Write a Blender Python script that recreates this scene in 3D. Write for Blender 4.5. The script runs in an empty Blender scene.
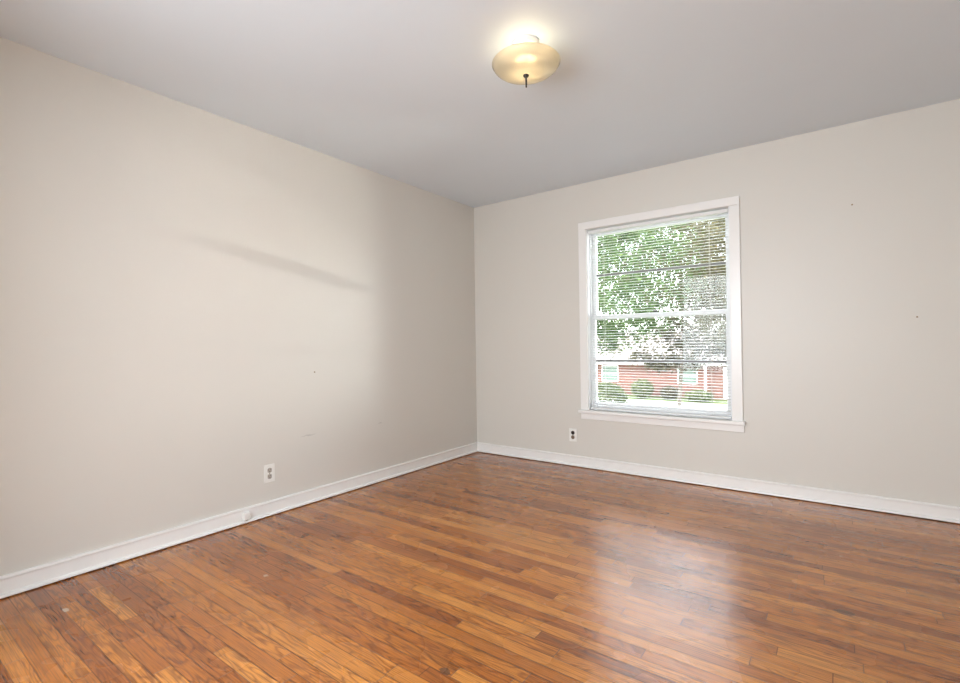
import bpy, bmesh, math, random
from mathutils import Vector, Matrix, Quaternion
random.seed(7)
sc = bpy.context.scene
C = sc.collection
PI = math.pi

# ------------------------------------------------------------------ camera
yaw, pitch, roll, FPX = -0.63702, 0.0069, -0.0139, 485.36
F = Vector((math.sin(yaw)*math.cos(pitch), math.cos(yaw)*math.cos(pitch), math.sin(pitch)))
R0 = Vector((math.cos(yaw), -math.sin(yaw), 0.0)); U0 = R0.cross(F)
Rt = R0*math.cos(roll) + U0*math.sin(roll); Up = -R0*math.sin(roll) + U0*math.cos(roll)
cd = bpy.data.cameras.new('camera'); cam = bpy.data.objects.new('camera', cd); C.objects.link(cam)
cd.sensor_fit = 'HORIZONTAL'; cd.sensor_width = 36.0; cd.lens = 36.0*FPX/960.0
cd.clip_start = 0.02; cd.clip_end = 300
M = Matrix((Rt, Up, -F)).transposed().to_4x4(); M.translation = Vector((2.9291, -3.885, 1.0637))
cam.matrix_world = M
sc.camera = cam

# ------------------------------------------------------------------ light
H = 2.44
RX, NY = 4.10, -4.05          # right wall x, near wall y
sc.view_settings.view_transform = 'Standard'; sc.view_settings.look = 'None'
sc.view_settings.exposure = 0.0; sc.view_settings.gamma = 1.0
sc.view_settings.use_curve_mapping = False

w = bpy.data.worlds.new('sky'); sc.world = w; w.use_nodes = True
nt = w.node_tree; nt.nodes.clear()
out = nt.nodes.new('ShaderNodeOutputWorld'); bg = nt.nodes.new('ShaderNodeBackground')
sky = nt.nodes.new('ShaderNodeTexSky'); sky.sky_type = 'NISHITA'; sky.sun_disc = False
sky.sun_elevation = math.radians(48); sky.sun_rotation = math.radians(200)
sky.air_density = 1.0; sky.dust_density = 2.0; sky.ozone_density = 1.0
mx = nt.nodes.new('ShaderNodeMix'); mx.data_type = 'RGBA'; mx.inputs[0].default_value = 0.55
mx.inputs[7].default_value = (9.0, 9.0, 9.3, 1)
nt.links.new(sky.outputs[0], mx.inputs[6]); nt.links.new(mx.outputs[2], bg.inputs[0])
bg.inputs[1].default_value = 1.8
nt.links.new(bg.outputs[0], out.inputs[0])

def light(name, kind, loc, energy, color=(1,1,1), direction=None, **kw):
    ld = bpy.data.lights.new(name, kind); o = bpy.data.objects.new(name, ld); C.objects.link(o)
    o.location = loc; ld.energy = energy; ld.color = color
    for k, v in kw.items(): setattr(ld, k, v)
    if direction is not None: o.rotation_euler = Vector(direction).to_track_quat('-Z', 'Y').to_euler()
    return o
light('sun', 'SUN', (-10, -20, 30), 2.2, (1.0, .95, .87), (0.45, 0.72, -0.75), angle=0.01)
# added soft fill light, unseen behind the camera, shining through the wide opening
light('hall_fill', 'AREA', (1.7, NY-1.15, 1.5), 184, (.87, .93, 1.0), (-.3, 1, 0.05), shape='RECTANGLE', size=2.6, size_y=1.9)
# assumed low light, added unseen outside, throws the window bars onto the left wall
light('assumed_glint', 'AREA', (5.40, 4.45, 0.64), 5.5, (1.0, .97, .92), (-5.4, -6.85, 1.5), shape='RECTANGLE', size=.5, size_y=.008, spread=math.radians(24))

# ------------------------------------------------------------------ materials
def newmat(name):
    m = bpy.data.materials.new(name); m.use_nodes = True; n = m.node_tree
    return m, n, n.nodes['Principled BSDF'], n.nodes['Material Output']
def N(n, t, **kw):
    x = n.nodes.new(t)
    for k, v in kw.items(): setattr(x, k, v)
    return x
def lk(n, a, b): n.links.new(a, b)
def val(n, v):
    x = N(n, 'ShaderNodeValue'); x.outputs[0].default_value = v; return x.outputs[0]
def mth(n, op, a, b=None, c=None):
    x = N(n, 'ShaderNodeMath', operation=op)
    for i, s in enumerate((a, b, c)):
        if s is None: continue
        if isinstance(s, (int, float)): x.inputs[i].default_value = s
        else: lk(n, s, x.inputs[i])
    return x.outputs[0]
def mixc(n, f, a, b, mode='MIX'):
    x = N(n, 'ShaderNodeMix', data_type='RGBA', blend_type=mode)
    for i, s in ((0, f), (6, a), (7, b)):
        if isinstance(s, (int, float)): x.inputs[i].default_value = s
        elif isinstance(s, tuple): x.inputs[i].default_value = s + (1,) if len(s) == 3 else s
        else: lk(n, s, x.inputs[i])
    return x.outputs[2]
def ramp(n, f, stops, interp='LINEAR'):
    x = N(n, 'ShaderNodeValToRGB'); cr = x.color_ramp; cr.interpolation = interp
    while len(cr.elements) < len(stops): cr.elements.new(0.5)
    for e, (p_, c_) in zip(cr.elements, stops): e.position = p_; e.color = c_ + (1,)
    lk(n, f, x.inputs[0]); return x.outputs[0]
def noise(n, vec, scale, detail=3, rough=.5, dist=0):
    x = N(n, 'ShaderNodeTexNoise'); x.inputs['Scale'].default_value = scale; x.inputs['Detail'].default_value = detail
    x.inputs['Roughness'].default_value = rough; x.inputs['Distortion'].default_value = dist
    lk(n, vec, x.inputs['Vector']); return x.outputs[0]
def bump(n, b, h, strength, dist=0.01):
    x = N(n, 'ShaderNodeBump'); x.inputs['Strength'].default_value = strength; x.inputs['Distance'].default_value = dist
    lk(n, h, x.inputs['Height']); lk(n, x.outputs[0], b.inputs['Normal'])
def coords(n): return N(n, 'ShaderNodeTexCoord').outputs['Object']
def geopos(n): return N(n, 'ShaderNodeNewGeometry').outputs['Position']

def paint(name, col, rough, var=.03, bs=.15, scale=6, fine=180, spec=.5):
    m, n, b, o = newmat(name); p = geopos(n)
    a = noise(n, p, scale, 3)
    dark = tuple(c*(1-var) for c in col); lite = tuple(min(1, c*(1+var)) for c in col)
    lk(n, mixc(n, a, dark, lite), b.inputs['Base Color'])
    b.inputs['Roughness'].default_value = rough; b.inputs['Specular IOR Level'].default_value = spec
    h = mth(n, 'ADD', mth(n, 'MULTIPLY', noise(n, p, fine, 2), .25), noise(n, p, scale*1.6, 3))
    bump(n, b, h, bs, .004)
    return m
def plain(name, col, rough=.5, metal=0, var=.04):
    m, n, b, o = newmat(name); p = coords(n)
    a = noise(n, p, 30, 2)
    lk(n, mixc(n, a, tuple(c*(1-var) for c in col), tuple(min(1, c*(1+var)) for c in col)), b.inputs['Base Color'])
    b.inputs['Roughness'].default_value = rough; b.inputs['Metallic'].default_value = metal
    return m

m_wall = paint('wall_paint', (.69, .657, .595), .42, .012, .25, 2.2)
m_ceil = paint('ceiling_paint', (.755, .825, .875), .6, .015, .35, 3.0)
m_trim = paint('trim_gloss_paint', (.87, .85, .815), .28, .015, .08, 14)
m_sash = paint('sash_gloss_paint', (.86, .86, .86), .35, .015, .05, 14)
m_mun = plain('backlit_bar_shade', (.20, .19, .18), .5)  # backlit shade on the sash bars, put into their grey colour
m_slat = plain('blind_enamel', (.80, .80, .78), .4)
m_cord = plain('blind_cord', (.78, .77, .74), .8)
m_plate = plain('outlet_plate_plastic', (.84, .82, .77), .35)
m_recep = plain('outlet_face_plastic', (.42, .38, .33), .4)
m_brown = plain('brown_bakelite', (.035, .022, .015), .35)
m_tan = plain('aged_tan_plastic', (.22, .16, .11), .45)
m_hole = plain('dark_slot', (.015, .013, .012), .7)
m_brass = plain('aged_brass', (.30, .22, .13), .35, .9)
m_whmetal = plain('white_metal', (.8, .78, .74), .4)
m_dark = plain('dark_metal', (.05, .045, .04), .4, .6)

# wall with two faint scuffs on the left side
def scuff_wall():
    m = m_wall.copy(); m.name = 'wall_paint_scuffed'; n = m.node_tree; b = n.nodes['Principled BSDF']
    src = b.inputs['Base Color'].links[0].from_socket
    p = geopos(n); sep = N(n, 'ShaderNodeSeparateXYZ'); lk(n, p, sep.inputs[0])
    wob = mth(n, 'MULTIPLY', mth(n, 'SUBTRACT', noise(n, p, 25, 3), .5), .03)
    tot = None
    for (y0, z0, ry, rz, sl) in ((-1.915, .462, .07, .006, .05), (-1.27, .457, .025, .006, .1)):
        dy = mth(n, 'SUBTRACT', sep.outputs[1], y0)
        dz = mth(n, 'ADD', mth(n, 'SUBTRACT', mth(n, 'SUBTRACT', sep.outputs[2], z0), mth(n, 'MULTIPLY', dy, sl)), wob)
        d = mth(n, 'ADD', mth(n, 'POWER', mth(n, 'DIVIDE', mth(n, 'ABSOLUTE', dy), ry), 2.0), mth(n, 'POWER', mth(n, 'DIVIDE', mth(n, 'ABSOLUTE', dz), rz), 2.0))
        k = mth(n, 'MAXIMUM', mth(n, 'SUBTRACT', 1.0, d), 0.0)
        tot = k if tot is None else mth(n, 'ADD', tot, k)
    lk(n, mixc(n, mth(n, 'MULTIPLY', tot, .35), src, (.25, .22, .2)), b.inputs['Base Color'])
    return m
m_wall_l = scuff_wall()

def floor_mat():
    m, n, b, o = newmat('oak_strip_floor'); p = geopos(n)
    s = N(n, 'ShaderNodeSeparateXYZ'); lk(n, p, s.inputs[0]); X, Y = s.outputs[0], s.outputs[1]
    W = .0555
    yr = mth(n, 'DIVIDE', mth(n, 'ADD', Y, 20.01), W); row = mth(n, 'FLOOR', yr); fy = mth(n, 'FRACT', yr)
    wn = N(n, 'ShaderNodeTexWhiteNoise', noise_dimensions='1D'); lk(n, row, wn.inputs['W'])
    wn2 = N(n, 'ShaderNodeTexWhiteNoise', noise_dimensions='1D'); lk(n, mth(n, 'ADD', row, 517.3), wn2.inputs['W'])
    L = mth(n, 'MULTIPLY_ADD', wn2.outputs[0], 1.3, 1.0)
    xr = mth(n, 'DIVIDE', mth(n, 'ADD', mth(n, 'ADD', X, 30.0), mth(n, 'MULTIPLY', wn.outputs[0], 9.0)), L)
    # uneven lengths: shift every other joint
    xi0 = mth(n, 'FLOOR', xr); fx0 = mth(n, 'FRACT', xr)
    cv = N(n, 'ShaderNodeCombineXYZ'); lk(n, xi0, cv.inputs[0]); lk(n, row, cv.inputs[1])
    wc = N(n, 'ShaderNodeTexWhiteNoise', noise_dimensions='2D'); lk(n, cv.outputs[0], wc.inputs['Vector'])
    cut = mth(n, 'MULTIPLY_ADD', wc.outputs[0], .6, .2)
    past = mth(n, 'GREATER_THAN', fx0, cut)
    xi = mth(n, 'ADD', mth(n, 'MULTIPLY', xi0, 2.0), past)
    # distance to the nearest board end, metres
    dend = mth(n, 'MULTIPLY', mth(n, 'MINIMUM', mth(n, 'ABSOLUTE', mth(n, 'SUBTRACT', fx0, cut)), mth(n, 'MINIMUM', fx0, mth(n, 'SUBTRACT', 1.0, fx0))), L)
    dside = mth(n, 'MULTIPLY', mth(n, 'MINIMUM', fy, mth(n, 'SUBTRACT', 1.0, fy)), W)
    ci = N(n, 'ShaderNodeCombineXYZ'); lk(n, xi, ci.inputs[0]); lk(n, row, ci.inputs[1])
    wi = N(n, 'ShaderNodeTexWhiteNoise', noise_dimensions='3D'); lk(n, ci.outputs[0], wi.inputs['Vector'])
    ws = N(n, 'ShaderNodeSeparateColor'); lk(n, wi.outputs['Color'], ws.inputs[0])
    r1, r2, r3 = ws.outputs[0], ws.outputs[1], ws.outputs[2]
    base = ramp(n, r1, [(0, FL[0]), (.22, FL[1]), (.5, FL[2]), (.8, FL[3]), (1, FL[4])])
    # grain coordinates, offset per board
    def gv(sx, sy, oz):
        c = N(n, 'ShaderNodeCombineXYZ')
        lk(n, mth(n, 'MULTIPLY_ADD', r2, 37.0, mth(n, 'MULTIPLY', X, sx)), c.inputs[0])
        lk(n, mth(n, 'MULTIPLY_ADD', r3, 11.0, mth(n, 'MULTIPLY', Y, sy)), c.inputs[1])
        lk(n, mth(n, 'MULTIPLY_ADD', r1, 23.0, oz), c.inputs[2]); return c.outputs[0]
    pores = noise(n, gv(7, 330, 0), 1.0, 4, .65)
    fld = noise(n, gv(2.6, 17, 3), 1.0, 2, .5, .3)
    rings = mth(n, 'SINE', mth(n, 'MULTIPLY', fld, 62.0))
    rings = mth(n, 'MULTIPLY_ADD', rings, .5, .5)
    g1 = ramp(n, pores, [(.36, (.25, .20, .16)), (.50, (.88, .85, .82)), (.72, (1.25, 1.27, 1.28))])
    g2 = ramp(n, rings, [(0, (.46, .38, .33)), (.3, (.92, .89, .87)), (1, (1.10, 1.10, 1.09))])
    col = mixc(n, .75, base, g1, 'MULTIPLY')
    col = mixc(n, mth(n, 'MULTIPLY', mth(n, 'GREATER_THAN', r3, .35), .75), col, g2, 'MULTIPLY')
    # darker mineral streaks and knots
    st = ramp(n, noise(n, gv(1.8, 38, 9), 1.0, 4, .6), [(.60, (0, 0, 0)), (.74, (1, 1, 1))])
    col = mixc(n, mth(n, 'MULTIPLY', st, .55), col, (.085, .036, .018))
    # large soft wear variation
    wear = noise(n, p, 1.3, 3)
    col = mixc(n, 1.0, col, ramp(n, wear, [(.3, (.84, .80, .78)), (.5, (1, 1, 1)), (.7, (1.10, 1.10, 1.08))]), 'MULTIPLY')
    # seams, varied darkness per row
    sw = mth(n, 'MULTIPLY_ADD', mth(n, 'POWER', wn2.outputs[0], 3.0), .0022, .0016)
    seam = mth(n, 'SUBTRACT', 1.0, mth(n, 'MINIMUM', mth(n, 'DIVIDE', dside, sw), 1.0))
    es = mth(n, 'SUBTRACT', 1.0, mth(n, 'MINIMUM', mth(n, 'DIVIDE', dend, .0024), 1.0))
    seam = mth(n, 'MAXIMUM', seam, es)
    seamv = mth(n, 'MULTIPLY', seam, .97)
    col = mixc(n, seamv, col, (.03, .010, .004))
    # dark gap smudges along some joints
    # two paint drips and one dark knot
    wob = mth(n, 'MULTIPLY', mth(n, 'SUBTRACT', noise(n, p, 60, 2), .5), .016)
    for (x0, y0, rr, cc) in ((.362, -3.299, .011, (.60, .50, .38)), (.760, -2.660, .009, (.66, .56, .46)), (1.878, -2.682, .014, (.06, .03, .018)), (2.93,-1.52,.02,(.1,.045,.02))):
        dx = mth(n, 'MULTIPLY', mth(n, 'SUBTRACT', X, x0), .6); dy = mth(n, 'SUBTRACT', Y, y0)
        d = mth(n, 'ADD', mth(n, 'SQRT', mth(n, 'ADD', mth(n, 'MULTIPLY', dx, dx), mth(n, 'MULTIPLY', dy, dy))), wob)
        k = mth(n, 'LESS_THAN', d, rr)
        col = mixc(n, mth(n, 'MULTIPLY', k, .8), col, cc)
    lk(n, col, b.inputs['Base Color'])
    rg = mth(n, 'MULTIPLY_ADD', noise(n, p, 4, 2), .10, .22)
    lk(n, mth(n, 'MULTIPLY_ADD', seam, .3, rg), b.inputs['Roughness'])
    b.inputs['IOR'].default_value = 1.5; b.inputs['Specular IOR Level'].default_value = .6
    b.inputs['Coat Weight'].default_value = .38; b.inputs['Specular Tint'].default_value = (1, .86, .80, 1); b.inputs['Coat Roughness'].default_value = .2
    bump(n, b, noise(n, p, 5, 1), .12, .004)
    return m
FL = [(.29, .082, .011), (.40, .124, .017), (.475, .160, .023), (.55, .203, .034), (.65, .268, .055)]
m_floor = floor_mat()

def glass_mat():
    m, n, b, o = newmat('window_pane'); n.nodes.remove(b)
    t = N(n, 'ShaderNodeBsdfTransparent'); g = N(n, 'ShaderNodeBsdfGlossy'); g.inputs['Roughness'].default_value = .02
    f = N(n, 'ShaderNodeFresnel'); f.inputs[0].default_value = 1.3
    t.inputs[0].default_value = (.96, .98, .97, 1)
    mxs = N(n, 'ShaderNodeMixShader'); lk(n, f.outputs[0], mxs.inputs[0]); lk(n, t.outputs[0], mxs.inputs[1]); lk(n, g.outputs[0], mxs.inputs[2])
    lk(n, mxs.outputs[0], o.inputs[0]); return m
m_glass = glass_mat()

def shade_mat():
    m, n, b, o = newmat('frosted_cream_glass'); n.nodes.remove(b)
    p = coords(n); v = noise(n, p, 40, 2)
    tr = N(n, 'ShaderNodeBsdfTranslucent'); lk(n, mixc(n, v, (.96, .92, .83), (.94, .89, .78)), tr.inputs[0])
    df = N(n, 'ShaderNodeBsdfDiffuse'); df.inputs[0].default_value = (.82, .77, .66, 1)
    tp = N(n, 'ShaderNodeBsdfRefraction'); tp.inputs['Roughness'].default_value = .5; tp.inputs['IOR'].default_value = 1.02; tp.inputs[0].default_value = (.97, .90, .75, 1)
    gl = N(n, 'ShaderNodeBsdfGlossy'); gl.inputs['Roughness'].default_value = .12
    m1 = N(n, 'ShaderNodeMixShader'); m1.inputs[0].default_value = .75; lk(n, df.outputs[0], m1.inputs[1]); lk(n, tr.outputs[0], m1.inputs[2])
    m2 = N(n, 'ShaderNodeMixShader'); m2.inputs[0].default_value = .3; lk(n, m1.outputs[0], m2.inputs[1]); lk(n, tp.outputs[0], m2.inputs[2])
    f = N(n, 'ShaderNodeFresnel'); f.inputs[0].default_value = 1.4
    m3 = N(n, 'ShaderNodeMixShader'); lk(n, f.outputs[0], m3.inputs[0]); lk(n, m2.outputs[0], m3.inputs[1]); lk(n, gl.outputs[0], m3.inputs[2])
    lk(n, m3.outputs[0], o.inputs[0]); return m
m_shade = shade_mat()
def bulb_mat():
    m, n, b, o = newmat('lit_bulb'); b.inputs['Emission Color'].default_value = (1, .80, .50, 1); b.inputs['Emission Strength'].default_value = BULB
    b.inputs['Base Color'].default_value = (.9, .88, .8, 1); return m
BULB = 18.0
m_bulb = bulb_mat()

# ------------------------------------------------------------------ mesh helpers
def obj(name, bm, mat, parent=None, bevel=0, smooth=False, seg=2):
    me = bpy.data.meshes.new(name)
    bmesh.ops.recalc_face_normals(bm, faces=bm.faces[:])
    if smooth:
        for f in bm.faces: f.smooth = True
    bm.to_mesh(me); bm.free(); me.materials.append(mat)
    o = bpy.data.objects.new(name, me); C.objects.link(o)
    if parent: o.parent = parent
    if bevel:
        md = o.modifiers.new('bevel', 'BEVEL'); md.width = bevel; md.segments = seg; md.limit_method = 'ANGLE'; md.angle_limit = math.radians(40)
    return o
def box(bm, x0, y0, z0, x1, y1, z1):
    vs = [bm.verts.new(c) for c in ((x0,y0,z0),(x1,y0,z0),(x1,y1,z0),(x0,y1,z0),(x0,y0,z1),(x1,y0,z1),(x1,y1,z1),(x0,y1,z1))]
    for f in ((0,3,2,1),(4,5,6,7),(0,1,5,4),(1,2,6,5),(2,3,7,6),(3,0,4,7)): bm.faces.new([vs[i] for i in f])
def boxes(*bs):
    bm = bmesh.new()
    for b in bs: box(bm, *b)
    return bm
def extrude_profile(bm, prof, a, b, place):
    """prof: closed list of (d, z); place(t, d, z) -> point"""
    A = [bm.verts.new(place(a, d, z)) for d, z in prof]; B = [bm.verts.new(place(b, d, z)) for d, z in prof]
    n = len(prof)
    for i in range(n): bm.faces.new((A[i], A[(i+1) % n], B[(i+1) % n], B[i]))
    bm.faces.new(A[::-1]); bm.faces.new(B)
def lathe(bm, prof, seg=32, axis=Matrix.Identity(4), cap=True):
    rings = []
    for r, z in prof:
        if r < 1e-6: rings.append([bm.verts.new(axis @ Vector((0, 0, z)))])
        else: rings.append([bm.verts.new(axis @ Vector((r*math.cos(2*PI*i/seg), r*math.sin(2*PI*i/seg), z))) for i in range(seg)])
    for a, b in zip(rings[:-1], rings[1:]):
        for i in range(seg):
            j = (i+1) % seg
            if len(a) == 1 and len(b) == 1: continue
            if len(a) == 1: bm.faces.new((a[0], b[i], b[j]))
            elif len(b) == 1: bm.faces.new((a[i], b[0], a[j]))
            else: bm.faces.new((a[i], b[i], b[j], a[j]))
    if cap:
        for r in (rings[0], rings[-1]):
            if len(r) > 2: bm.faces.new(r)
def tube(bm, p0, p1, r0, r1, seg=7):
    p0, p1 = Vector(p0), Vector(p1); q = (p1-p0).to_track_quat('Z', 'Y')
    A = []; B = []
    for i in range(seg):
        c = Vector((math.cos(2*PI*i/seg), math.sin(2*PI*i/seg), 0))
        A.append(bm.verts.new(p0 + q @ (c*r0))); B.append(bm.verts.new(p1 + q @ (c*r1)))
    for i in range(seg): bm.faces.new((A[i], A[(i+1) % seg], B[(i+1) % seg], B[i]))
    bm.faces.new(A[::-1]); bm.faces.new(B)
def empty(name, loc=(0, 0, 0), rz=0):
    o = bpy.data.objects.new(name, None); C.objects.link(o); o.location = loc; o.rotation_euler = (0, 0, rz)
    o.empty_display_size = .1; return o
def tag(o, label, cat, group=None, kind=None):
    o['label'] = label; o['category'] = cat
    if group: o['group'] = group
    if kind: o['kind'] = kind
    return o
def structure(o, label=None, cat=None):
    o['kind'] = 'structure'
    if label: o['label'] = label; o['category'] = cat
    return o

# ------------------------------------------------------------------ room shell
T = .17
def wall_with_hole(name, mat, lo, hi, hole, axis):
    """a wall slab; lo/hi are (x0,y0),(x1,y1); hole is (a0,a1,z0,z1) along the long axis"""
    (x0, y0), (x1, y1) = lo, hi; bm = bmesh.new()
    if axis == 'x':
        B = lambda a0, a1, z0, z1: box(bm, a0, y0, z0, a1, y1, z1); s, e = x0, x1
    else:
        B = lambda a0, a1, z0, z1: box(bm, x0, a0, z0, x1, a1, z1); s, e = y0, y1
    if hole is None: B(s, e, 0, H)
    else:
        a0, a1, z0, z1 = hole
        B(s, a0, 0, H); B(a1, e, 0, H); B(a0, a1, z1, H)
        if z0 > 0: B(a0, a1, 0, z0)
    bmesh.ops.remove_doubles(bm, verts=bm.verts[:], dist=1e-5)
    return obj(name, bm, mat)
WC, HW = 1.755, .619                       # window centre and half width over the casing
CW = .069                                   # casing width
OH = HW - CW + .006                         # half opening
ZB, ZT = .4965, 2.047                       # stool top, head of opening
structure(wall_with_hole('wall_left', m_wall_l, (-T, NY-T), (0, T), None, 'y'), 'beige painted left wall with faint scuffs above the baseboard', 'wall')
structure(wall_with_hole('wall_far', m_wall, (0, 0), (RX+T, T), (WC-OH, WC+OH, ZB-.025, ZT), 'x'), 'beige painted far wall with the blinds window in it', 'wall')
structure(wall_with_hole('wall_right', m_wall, (RX, NY-T), (RX+T, 0), None, 'y'), 'beige wall on the right, outside the picture', 'wall')
structure(wall_with_hole('wall_near', m_wall, (0, NY-T), (RX, NY), (.9, 3.2, 0, 2.10), 'x'), 'beige wall behind the camera with an added wide opening', 'wall')  # unseen opening, added to let the fill light in
structure(obj('floor', boxes((-T, NY-2.2, -.12, RX+T, T, 0)), m_floor), 'glossy reddish brown oak strip floor', 'floor')
structure(obj('ceiling', boxes((-T, NY-2.2, H, RX+T, T, H+.12)), m_ceil), 'flat pale grey painted ceiling', 'ceiling')
structure(obj('wall_hall', boxes((-T, NY-2.2, 0, RX+T, NY-2.05, H), (-T, NY-2.05, 0, 0, NY-T, H), (RX, NY-2.05, 0, RX+T, NY-T, H)), m_wall), 'beige walls of the hall behind the camera', 'wall')

# baseboards: board with rounded cap and a shoe moulding
hb = .0925
prof = [(0, .0055), (.029, .0055), (.030, .009), (.0285, .014), (.025, .018), (.0165, .0205), (.0150, .0215), (.0140, .074), (.0150, .078), (.0175, .082), (.0175, .087), (.0150, .0915), (.0105, hb), (0, hb)]
def baseboard(name, a, b, place, label):
    bm = bmesh.new(); extrude_profile(bm, prof, a, b, place); structure(obj(name, bm, m_trim), label, 'baseboard')
baseboard('baseboard_left', NY, 0, lambda t, d, z: (d, t, z), 'white baseboard with shoe moulding along the left wall')
baseboard('baseboard_far', .0, RX, lambda t, d, z: (t, -d, z), 'white baseboard with shoe moulding under the window')
baseboard('baseboard_right', NY, 0, lambda t, d, z: (RX-d, t, z), 'white baseboard along the right wall')

# ------------------------------------------------------------------ windows (u across, v outwards)
def make_window(name, loc, rz, label):
    w_ = structure(empty(name, loc, rz), label, 'window')
    o_ = OH
    # casing: head over two legs
    obj('casing', boxes((-HW, -.019, ZB, -HW+CW, 0, 2.098-.062), (HW-CW, -.019, ZB, HW, 0, 2.098-.062), (-HW, -.021, 2.098-.062, HW, 0, 2.098)), m_trim, w_, .003)
    obj('stool', boxes((-HW-.012, -.050, ZB-.025, HW+.016, .0, ZB), (-o_+.001, -.001, ZB-.024, o_-.001, .065, ZB-.001)), m_trim, w_, .004)
    obj('apron', boxes((-HW, -.016, .4165, HW+.006, 0, ZB-.026)), m_trim, w_, .003)
    obj('jamb', boxes((-o_, 0, ZB, -o_+.012, T, ZT), (o_-.012, 0, ZB, o_, T, ZT), (-o_, 0, ZT-.012, o_, T, ZT), (-o_, .066, ZB-.03, o_, T+.03, ZB-.004)), m_sash, w_)
    i_ = o_-.0125
    obj('stop', boxes((-i_, .042, ZB, -i_+.010, .054, ZT-.013), (i_-.010, .042, ZB, i_, .054, ZT-.013)), m_sash, w_, .002)
    def sash(nm, v, z0, z1, bot, top, zm):
        st = .036
        s = obj(nm, boxes((-i_, v, z0, -i_+st, v+.034, z1), (i_-st, v, z0, i_, v+.034, z1),
                          (-i_+st, v, z0, i_-st, v+.034, z0+bot), (-i_+st, v, z1-top, i_-st, v+.034, z1)), m_sash, w_, .003)
        obj('muntin', boxes((-i_+st, v+.004, zm-.010, i_-st, v+.030, zm+.010)), m_mun, s, .003)['label'] = 'bar across the sash, its backlit shade put into the grey colour'
        obj('pane', boxes((-i_+st-.004, v+.016, z0+bot-.004, i_-st+.004, v+.019, z1-top+.004)), m_glass, s)
        return s
    lo = sash('lower_sash', .056, ZB, 1.303, .062, .038, .912)
    sash('upper_sash', .094, 1.268, ZT-.013, .036, .045, 1.648)
    lock = obj('sash_lock', boxes((-.040, .060, 1.303, .030, .084, 1.308), (-.018, .062, 1.308, .010, .080, 1.320), (-.004, .052, 1.312, .020, .068, 1.318)), m_dark, lo, .002)
    lock['label'] = 'dark metal sash lock on the meeting rail'
    return w_
make_window('window_1', (WC, 0, 0), 0, 'white double hung window with one bar across each sash')

# ------------------------------------------------------------------ venetian blind
bl = tag(empty('venetian_blind', (WC, .020, ZB)), 'white mini blind with its slats open inside the window frame', 'window blind')
BW = OH-.016
hr = ZT-.014-ZB
obj('headrail', boxes((-BW, -.014, hr-.034, BW, .016, hr-.009)), m_slat, bl, .002)
bm = bmesh.new()
zlo, pitchs = .038, .0218
ns = int((hr-.040-zlo)/pitchs)
for k in range(ns+1):
    z = zlo + k*pitchs
    seg = 4; top = []; 
    for side in (-BW+.002, BW-.002):
        c = []
        for i in range(seg+1):
            t = i/seg*2-1; c.append((side, t*.0122, z + .0022*(1-t*t) + .0008*t))
        d = [(x, y, zz-.0005) for x, y, zz in reversed(c)]
        top.append([bm.verts.new(q) for q in c+d])
    A, B = top; n_ = len(A)
    for i in range(n_): bm.faces.new((A[i], A[(i+1) % n_], B[(i+1) % n_], B[i]))
    bm.faces.new(A[::-1]); bm.faces.new(B)
obj('slats', bm, m_slat, bl)
obj('bottom_rail', boxes((-BW+.001, -.012, .008, BW-.001, .012, .022)), m_slat, bl, .003)
for u in (-BW+.13, BW-.13):
    bm = bmesh.new()
    for v in (-.0135, .0135): tube(bm, (u, v, .02), (u, v, hr-.02), .0006, .0006, 5)
    tube(bm, (u+.004, 0, .02), (u+.004, 0, hr-.02), .0006, .0006, 5)
    obj('ladder_cord', bm, m_cord, bl)
bm = bmesh.new(); tube(bm, (-BW+.055, -.018, hr-.03), (-BW+.058, -.018, hr-.20), .0022, .0022, 6)
obj('lift_cord', bm, m_cord, bl)

# ------------------------------------------------------------------ outlets, jack, nails
def rot_to(normal):       # plate built facing -Y, rotated about z
    return {'left': PI/2, 'far': 0}[normal]
def outlet(loc, side, plate_mat, face_mat, round_face, label):
    r = tag(empty('wall_outlet', loc, rot_to(side)), label, 'outlet', None)
    pw, ph = .036, .057
    obj('cover_plate', boxes((-pw, -.006, -ph, pw, 0, ph)), plate_mat, r, .003)
    for s in (1, -1):
        bm = bmesh.new(); ax = Matrix.Translation((0, 0, s*.0195)) @ Matrix.Rotation(PI/2, 4, 'X')
        mt = face_mat[0 if s > 0 else 1]
        if round_face: lathe(bm, [(.0165, .0), (.0165, .008), (.015, .0095), (.0, .0095)], 24, ax)
        else:
            n_ = 24; f = []
            for d in (.005, .0085):
                f.append([bm.verts.new((max(-.0135, min(.0135, .0172*math.cos(2*PI*i/n_))), -d, s*.0195 + .0155*math.sin(2*PI*i/n_))) for i in range(n_)])
            for i in range(n_): bm.faces.new((f[0][i], f[0][(i+1) % n_], f[1][(i+1) % n_], f[1][i]))
            bm.faces.new(f[1]); bm.faces.new(f[0][::-1])
        rc = obj('receptacle', bm, mt, r)
        zc = s*.0195; d0 = -.0088 if not round_face else -.0098
        b_ = boxes((-.0075, d0-.0004, zc-.001, -.0055, d0+.001, zc+.008), (.0055, d0-.0004, zc, .0075, d0+.001, zc+.0075))
        lathe(b_, [(.0026, -.001), (.0026, .0004)], 12, Matrix.Translation((0, d0, zc-.008)) @ Matrix.Rotation(PI/2, 4, 'X'))
        obj('slots', b_, m_hole, rc)
    bm = bmesh.new(); lathe(bm, [(.0032, .005), (.0032, .0068), (.002, .0075), (0, .0075)], 12, Matrix.Rotation(PI/2, 4, 'X'))
    obj('screw', bm, m_brass, r)
    return r
outlet((0, -2.2025, .2655), 'left', m_plate, (m_recep, m_recep), False, 'white duplex outlet low on the left wall above the baseboard jack')
outlet((1.0515, 0, .2675), 'far', m_plate, (m_brown, m_tan), True, 'small outlet with dark brown sockets on the far wall below the window corner')

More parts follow.
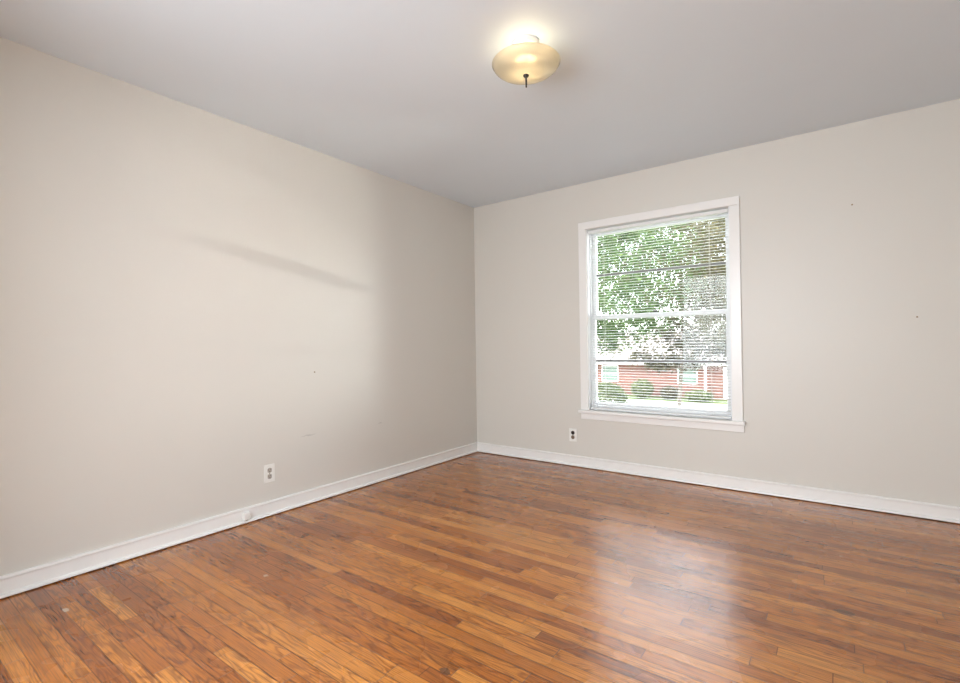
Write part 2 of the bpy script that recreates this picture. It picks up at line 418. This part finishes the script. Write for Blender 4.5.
jk = tag(empty('phone_jack', (.0145, -2.366, .045), PI/2), 'small white phone jack box mounted on the left baseboard', 'phone jack')
obj('cover', boxes((-.021, -.024, -.022, .021, 0, .024)), m_plate, jk, .006, seg=3)
obj('port', boxes((-.0065, -.020, -.0235, .0065, -.006, -.0215)), m_hole, jk)
bm = bmesh.new(); lathe(bm, [(.003, .023), (.003, .0255), (0, .026)], 12, Matrix.Translation((0, 0, .011)) @ Matrix.Rotation(PI/2, 4, 'X'))
obj('screw', bm, m_whmetal, jk)

def nail(loc, side, label):
    bm = bmesh.new(); lathe(bm, [(.0022, -.004), (.0022, .006), (.005, .0065), (.005, .0085), (0, .009)], 12, Matrix.Rotation(PI/2, 4, 'X'))
    o = obj('nail', bm, m_brass, None); o.location = loc; o.rotation_euler = (0, 0, rot_to(side)); tag(o, label, 'nail')
nail((0, -1.8656, .8914), 'left', 'tiny nail left in the middle of the left wall')
nail((3.008, 0, 1.919), 'far', 'tiny nail high on the far wall right of the window')
nail((3.305, 0, 1.194), 'far', 'tiny nail at mid height on the far wall, farther right')

# ------------------------------------------------------------------ ceiling light
LX, LY = 1.7985, -1.9745
lamp = tag(empty('ceiling_light', (LX, LY, H)), 'lit flush ceiling light with a shallow frosted cream glass dish', 'ceiling light')
bm = bmesh.new(); lathe(bm, [(.0, 0), (.062, 0), (.062, -.008), (.052, -.018), (.024, -.022), (0, -.022)], 32)
obj('canopy', bm, m_whmetal, lamp, smooth=False)
bm = bmesh.new(); lathe(bm, [(.005, -.02), (.005, -.150), (0, -.150)], 12); obj('centre_rod', bm, m_brass, lamp)
a_, b_, zr = .152, .052, -.096
pr = []; 
for i in range(15):
    t = PI/2*i/14; pr.append((max(.0055, a_*math.sin(t)), zr - b_*math.cos(t)))
pr.append((a_+.004, zr+.001))
inner = [(max(.0055, r-.0035), z+.0035) for r, z in reversed(pr)]
bm = bmesh.new(); lathe(bm, pr+inner, 48, cap=False)
obj('glass_shade', bm, m_shade, lamp, smooth=True)
bm = bmesh.new(); lathe(bm, [(0, -.143), (.012, -.145), (.014, -.151), (.010, -.157), (.005, -.161), (.0045, -.182), (.0035, -.204), (0, -.206)], 16)
obj('finial', bm, m_dark, lamp, smooth=True)['label'] = 'dark finial rod under the dish'
for s in (-1, 1):
    ang = math.radians(36.5) ; dx, dy = .020*s*math.cos(ang), .020*s*math.sin(ang)
    bm = bmesh.new(); lathe(bm, [(0, 0), (.012, .001), (.014, .012), (.017, .02), (.021, .032), (.0215, .042), (.018, .052), (.009, .059), (0, .061)], 20,
                            Matrix.Translation((dx*.3, dy*.3, -.055)) @ Vector((dx, dy, -.028)).to_track_quat('Z', 'Y').to_matrix().to_4x4())
    obj('bulb', bm, m_bulb, lamp, smooth=True)
    bm = bmesh.new(); tube(bm, (dx*.05, dy*.05, -.045), (dx*.45, dy*.45, -.060), .013, .015, 12); obj('socket', bm, m_whmetal, lamp)

# ------------------------------------------------------------------ outside
GZ = -2.65
def lawn():
    m, n, b, o = newmat('lawn_grass'); p = geopos(n)
    lk(n, ramp(n, noise(n, p, 3.5, 6, .7), [(.3, (0.042, 0.07, 0.0175)), (.55, (0.091, 0.133, 0.035)), (.8, (0.168, 0.182, 0.077))]), b.inputs['Base Color']); b.inputs['Roughness'].default_value = .9
    bump(n, b, noise(n, p, 60, 3), .6, .03); return m
def concrete():
    m, n, b, o = newmat('pale_concrete'); p = geopos(n)
    lk(n, ramp(n, noise(n, p, 2.0, 6, .65), [(.3, (.30, .285, .27)), (.7, (.42, .40, .375))]), b.inputs['Base Color']); b.inputs['Roughness'].default_value = .85; return m
def brick():
    m, n, b, o = newmat('red_brick'); p = geopos(n)
    mp = N(n, 'ShaderNodeMapping'); mp.inputs['Rotation'].default_value = (PI/2, 0, 0); lk(n, p, mp.inputs[0])
    t = N(n, 'ShaderNodeTexBrick'); lk(n, mp.outputs[0], t.inputs[0])
    t.inputs['Color1'].default_value = (0.15, 0.0403, 0.023, 1); t.inputs['Color2'].default_value = (0.104, 0.0288, 0.0202, 1); t.inputs['Mortar'].default_value = (0.173, 0.138, 0.115, 1)
    t.inputs['Scale'].default_value = 1; t.inputs['Brick Width'].default_value = .21; t.inputs['Row Height'].default_value = .075; t.inputs['Mortar Size'].default_value = .01
    lk(n, t.outputs[0], b.inputs['Base Color']); b.inputs['Roughness'].default_value = .85; return m
def shingle():
    m, n, b, o = newmat('pale_roof_shingle'); p = geopos(n)
    t = N(n, 'ShaderNodeTexBrick'); lk(n, p, t.inputs[0]); t.inputs['Scale'].default_value = 1; t.inputs['Brick Width'].default_value = .3; t.inputs['Row Height'].default_value = .14; t.inputs['Mortar Size'].default_value = .01
    t.inputs['Color1'].default_value = (0.207, 0.173, 0.164, 1); t.inputs['Color2'].default_value = (0.173, 0.144, 0.138, 1); t.inputs['Mortar'].default_value = (0.127, 0.109, 0.104, 1)
    lk(n, t.outputs[0], b.inputs['Base Color']); b.inputs['Roughness'].default_value = .9; return m
def leafmat(name, a, b_, c_):
    m, n, b, o = newmat(name)
    oi = noise(n, geopos(n), 4.0, 4, .7)
    col = ramp(n, oi, [(.32, a), (.5, b_), (.68, c_)])
    lk(n, col, b.inputs['Base Color']); b.inputs['Roughness'].default_value = .55
    tr = N(n, 'ShaderNodeBsdfTranslucent'); lk(n, col, tr.inputs[0])
    ms = N(n, 'ShaderNodeMixShader'); ms.inputs[0].default_value = .4; lk(n, b.outputs[0], ms.inputs[1]); lk(n, tr.outputs[0], ms.inputs[2]); lk(n, ms.outputs[0], o.inputs[0]); return m
m_lawn, m_conc, m_brick, m_roof = lawn(), concrete(), brick(), shingle()
m_bark = plain('bark', (.16, .13, .11), .9, 0, .3)
lf_g = leafmat('green_leaves', (.026, .054, .014), (.060, .112, .028), (.14, .20, .05))
lf_o = leafmat('olive_leaves', (0.0432, 0.0374, 0.0173), (0.0864, 0.0778, 0.0324), (0.18, 0.144, 0.0504))
lf_d = leafmat('dusky_leaves', (.040, .034, .020), (.080, .072, .040), (.15, .13, .07))
lf_s = leafmat('shrub_leaves', (0.036, 0.0504, 0.018), (0.0864, 0.115, 0.036), (0.245, 0.259, 0.122))

# the ground falls away from the house, then a drive and the neighbour's lawn
bm = bmesh.new(); prev = None
for y, z in ((T, -.55), (3, -.75), (8, -2.2), (12, GZ), (24, GZ), (60, GZ)):
    cur = [bm.verts.new((-45, y, z)), bm.verts.new((30, y, z))]
    if prev: bm.faces.new((prev[0], prev[1], cur[1], cur[0]))
    prev = cur
r_ = bmesh.ops.extrude_face_region(bm, geom=bm.faces[:]); bmesh.ops.translate(bm, verts=[v for v in r_['geom'] if isinstance(v, bmesh.types.BMVert)], vec=(0, 0, -.3))
structure(obj('ground', bm, m_lawn), 'green lawn falling away from the house', 'ground')
structure(obj('street', boxes((-45, 20.5, GZ, 30, 27.6, GZ+.02)), m_conc), 'pale concrete street below the window', 'street')

nb = tag(empty('brick_house', (-8, 30, GZ)), 'low red brick house with a pale roof across the street', 'house')
obj('wall', boxes((-13, 0, 0, 13, 9, 2.35)), m_brick, nb)
bm = bmesh.new()
rp = [(-13.6, -.6, 2.42), (13.6, -.6, 2.42), (13.6, 9.6, 2.42), (-13.6, 9.6, 2.42), (-9.5, 4.5, 4.5), (9.5, 4.5, 4.5)]
vs = [bm.verts.new(q) for q in rp]
for f in ((0,1,5,4), (1,2,5), (2,3,4,5), (3,0,4), (3,2,1,0)): bm.faces.new([vs[i] for i in f])
obj('roof', bm, m_roof, nb)
obj('fascia', boxes((-13.6, -.63, 2.22, 13.6, -.60, 2.42), (-13.6, -.60, 2.22, 13.6, 0, 2.25)), m_trim, nb)
m_gut = plain('grey_gutter', (.12, .11, .105), .5)
obj('gutter', boxes((-13.6, -.74, 2.40, 13.6, -.62, 2.50)), m_gut, nb)
m_nwin = plain('curtained_window', (.09, .13, .105), .3)
for cx in (-9.2, -5.6, -2.45, 2.85, 7.2):
    wn_ = obj('window', boxes((cx-.62, -.05, .95, cx+.62, -.001, 2.10)), m_trim, nb)
    obj('pane', boxes((cx-.56, -.06, 1.0, cx+.56, -.045, 1.50), (cx-.56, -.06, 1.54, cx+.56, -.045, 2.04)), m_nwin, wn_)
dr = obj('door', boxes((5.0, -.05, .05, 5.95, -.001, 2.08)), m_trim, nb, .01)
bm = bmesh.new(); lathe(bm, [(0, 0), (.04, .01), (.04, .05), (0, .06)], 12, Matrix.Translation((5.85, -.05, 1.05)) @ Matrix.Rotation(PI/2, 4, 'X')); obj('knob', bm, m_brass, dr)
for px_ in (-6.8, 4.05):
    obj('porch_post', boxes((px_-.06, -.58, 0, px_+.06, -.46, 2.22)), m_trim, nb)

def leaf(bm, p, s):
    q = Quaternion((random.gauss(0, 1), random.gauss(0, 1), random.gauss(0, 1), random.gauss(0, 1))).normalized()
    L, Wd = s, s*.32
    pts = [Vector((0, -L*.5, 0)), Vector((Wd, 0, Wd*.35)), Vector((0, L*.5, 0)), Vector((-Wd, 0, Wd*.35))]
    v = [bm.verts.new(p + q @ a) for a in pts]
    bm.faces.new((v[0], v[1], v[2])); bm.faces.new((v[0], v[2], v[3]))
def tree(base, height, spread, crown_lo, nleaf, lsize, mat, label):
    root = tag(empty('leafy_tree', base), label, 'tree', None)
    bt = bmesh.new(); tips = []
    cz = (crown_lo+height)/2; rz_ = (height-crown_lo)/2
    p = Vector((0, 0, 0)); r = .11; n_ = 12
    for k in range(n_):                                 # the leader
        q = p + Vector((random.gauss(0, .07), random.gauss(0, .07), height*.93/n_))
        tube(bt, p, q, r, r*.88, 9)
        if q.z > crown_lo*.9:
            for j in range(5):
                a = random.uniform(0, 2*PI); zz = q.z + random.uniform(-.15, .7)
                reach = spread*math.sqrt(max(.06, 1-((zz+.3-cz)/rz_)**2))*random.uniform(.75, 1.0)
                c = q; d = Vector((math.cos(a), math.sin(a), random.uniform(.1, .5))).normalized(); rb = r*.38
                for i in range(5):
                    e = c + d*reach/5; tube(bt, c, e, rb, rb*.72, 5)
                    if i:
                        for t in range(3):
                            sd = (d*.6 + Vector((random.gauss(0, 1), random.gauss(0, 1), random.gauss(0, .7)))*.7).normalized()
                            f = c.lerp(e, random.random()); g = f + sd*reach*random.uniform(.12, .26)
                            tube(bt, f, g, rb*.4, .004, 4); tips.append((f, g))
                    d = (d + Vector((random.gauss(0, .18), random.gauss(0, .18), random.gauss(-.05, .14)))).normalized(); c = e; rb *= .72
        p = q; r *= .88
    obj('trunk', bt, m_bark, root)
    bl_ = bmesh.new(); k = 0
    while k < nleaf:
        if random.random() < .45:
            p0, e0 = random.choice(tips); c = p0.lerp(e0, random.uniform(.2, 1.1)) + Vector((random.gauss(0, .10), random.gauss(0, .10), random.gauss(0, .10)))
        else:
            c = Vector((random.uniform(-1, 1)*spread, random.uniform(-1, 1)*spread, cz+random.uniform(-1, 1)*rz_))
        if ((c.x/spread)**2+(c.y/spread)**2+((c.z-cz)/rz_)**2) > 1.0+random.uniform(-.25, .15): continue
        leaf(bl_, c, lsize*random.uniform(.7, 1.3)); k += 1
    obj('foliage', bl_, mat, root)
    return root
tree((-3.6, 9.6, -2.4), 8.05, 3.7, 3.1, 54000, .09, lf_g, 'green leafy tree outside, seen through the left half of the blind')
tree((2.1, 12.6, GZ), 8.9, 4.3, 3.2, 60000, .09, lf_o, 'olive tinted tree outside, seen through the right half of the blind')
tree((-2.9, 18.8, GZ), 10.8, 4.6, 2.25, 36000, .14, lf_d, 'dusky grey green tree by the street, its trunk showing in the middle of the window')

def shrub(loc, rx, h, n_, ls, mat, label):
    root = tag(empty('shrub', loc), label, 'shrub')
    bt = bmesh.new()
    for k in range(9):
        a = random.uniform(0, 2*PI); rr = random.uniform(.2, .7)*rx
        tube(bt, (0, 0, 0), (rr*math.cos(a), rr*math.sin(a), h*random.uniform(.5, .85)), .02, .006, 5)
    obj('stems', bt, m_bark, root)
    b_ = bmesh.new()
    for k in range(n_):
        d = Vector((random.gauss(0, 1), random.gauss(0, 1), random.gauss(0, 1))).normalized()*random.uniform(.55, 1.0)**.6
        leaf(b_, Vector((d.x*rx, d.y*rx, h*.5+d.z*h*.5)) + Vector((random.gauss(0, .05), random.gauss(0, .05), max(0, random.gauss(0, .05)))), ls*random.uniform(.7, 1.3))
    obj('foliage', b_, mat, root)
shrub((-6.6, 19.4, GZ), 1.15, 1.75, 5000, .11, lf_s, 'large pale leafy shrub this side of the street, low in the window')
shrub((-7.7, 28.6, GZ), .75, 1.25, 2200, .11, lf_s, 'rounded light green shrub against the brick house wall')
shrub((-5.95, 28.7, GZ), .6, .85, 1500, .11, lf_d, 'dark low shrub beside the brick house window')
shrub((-4.1, 28.4, GZ), .8, .7, 1700, .11, lf_s, 'low yellow green shrub at the right of the brick house')
shrub((-9.9, 28.9, GZ), .6, .8, 1300, .11, lf_d, 'dark low shrub left of the rounded light green shrub')
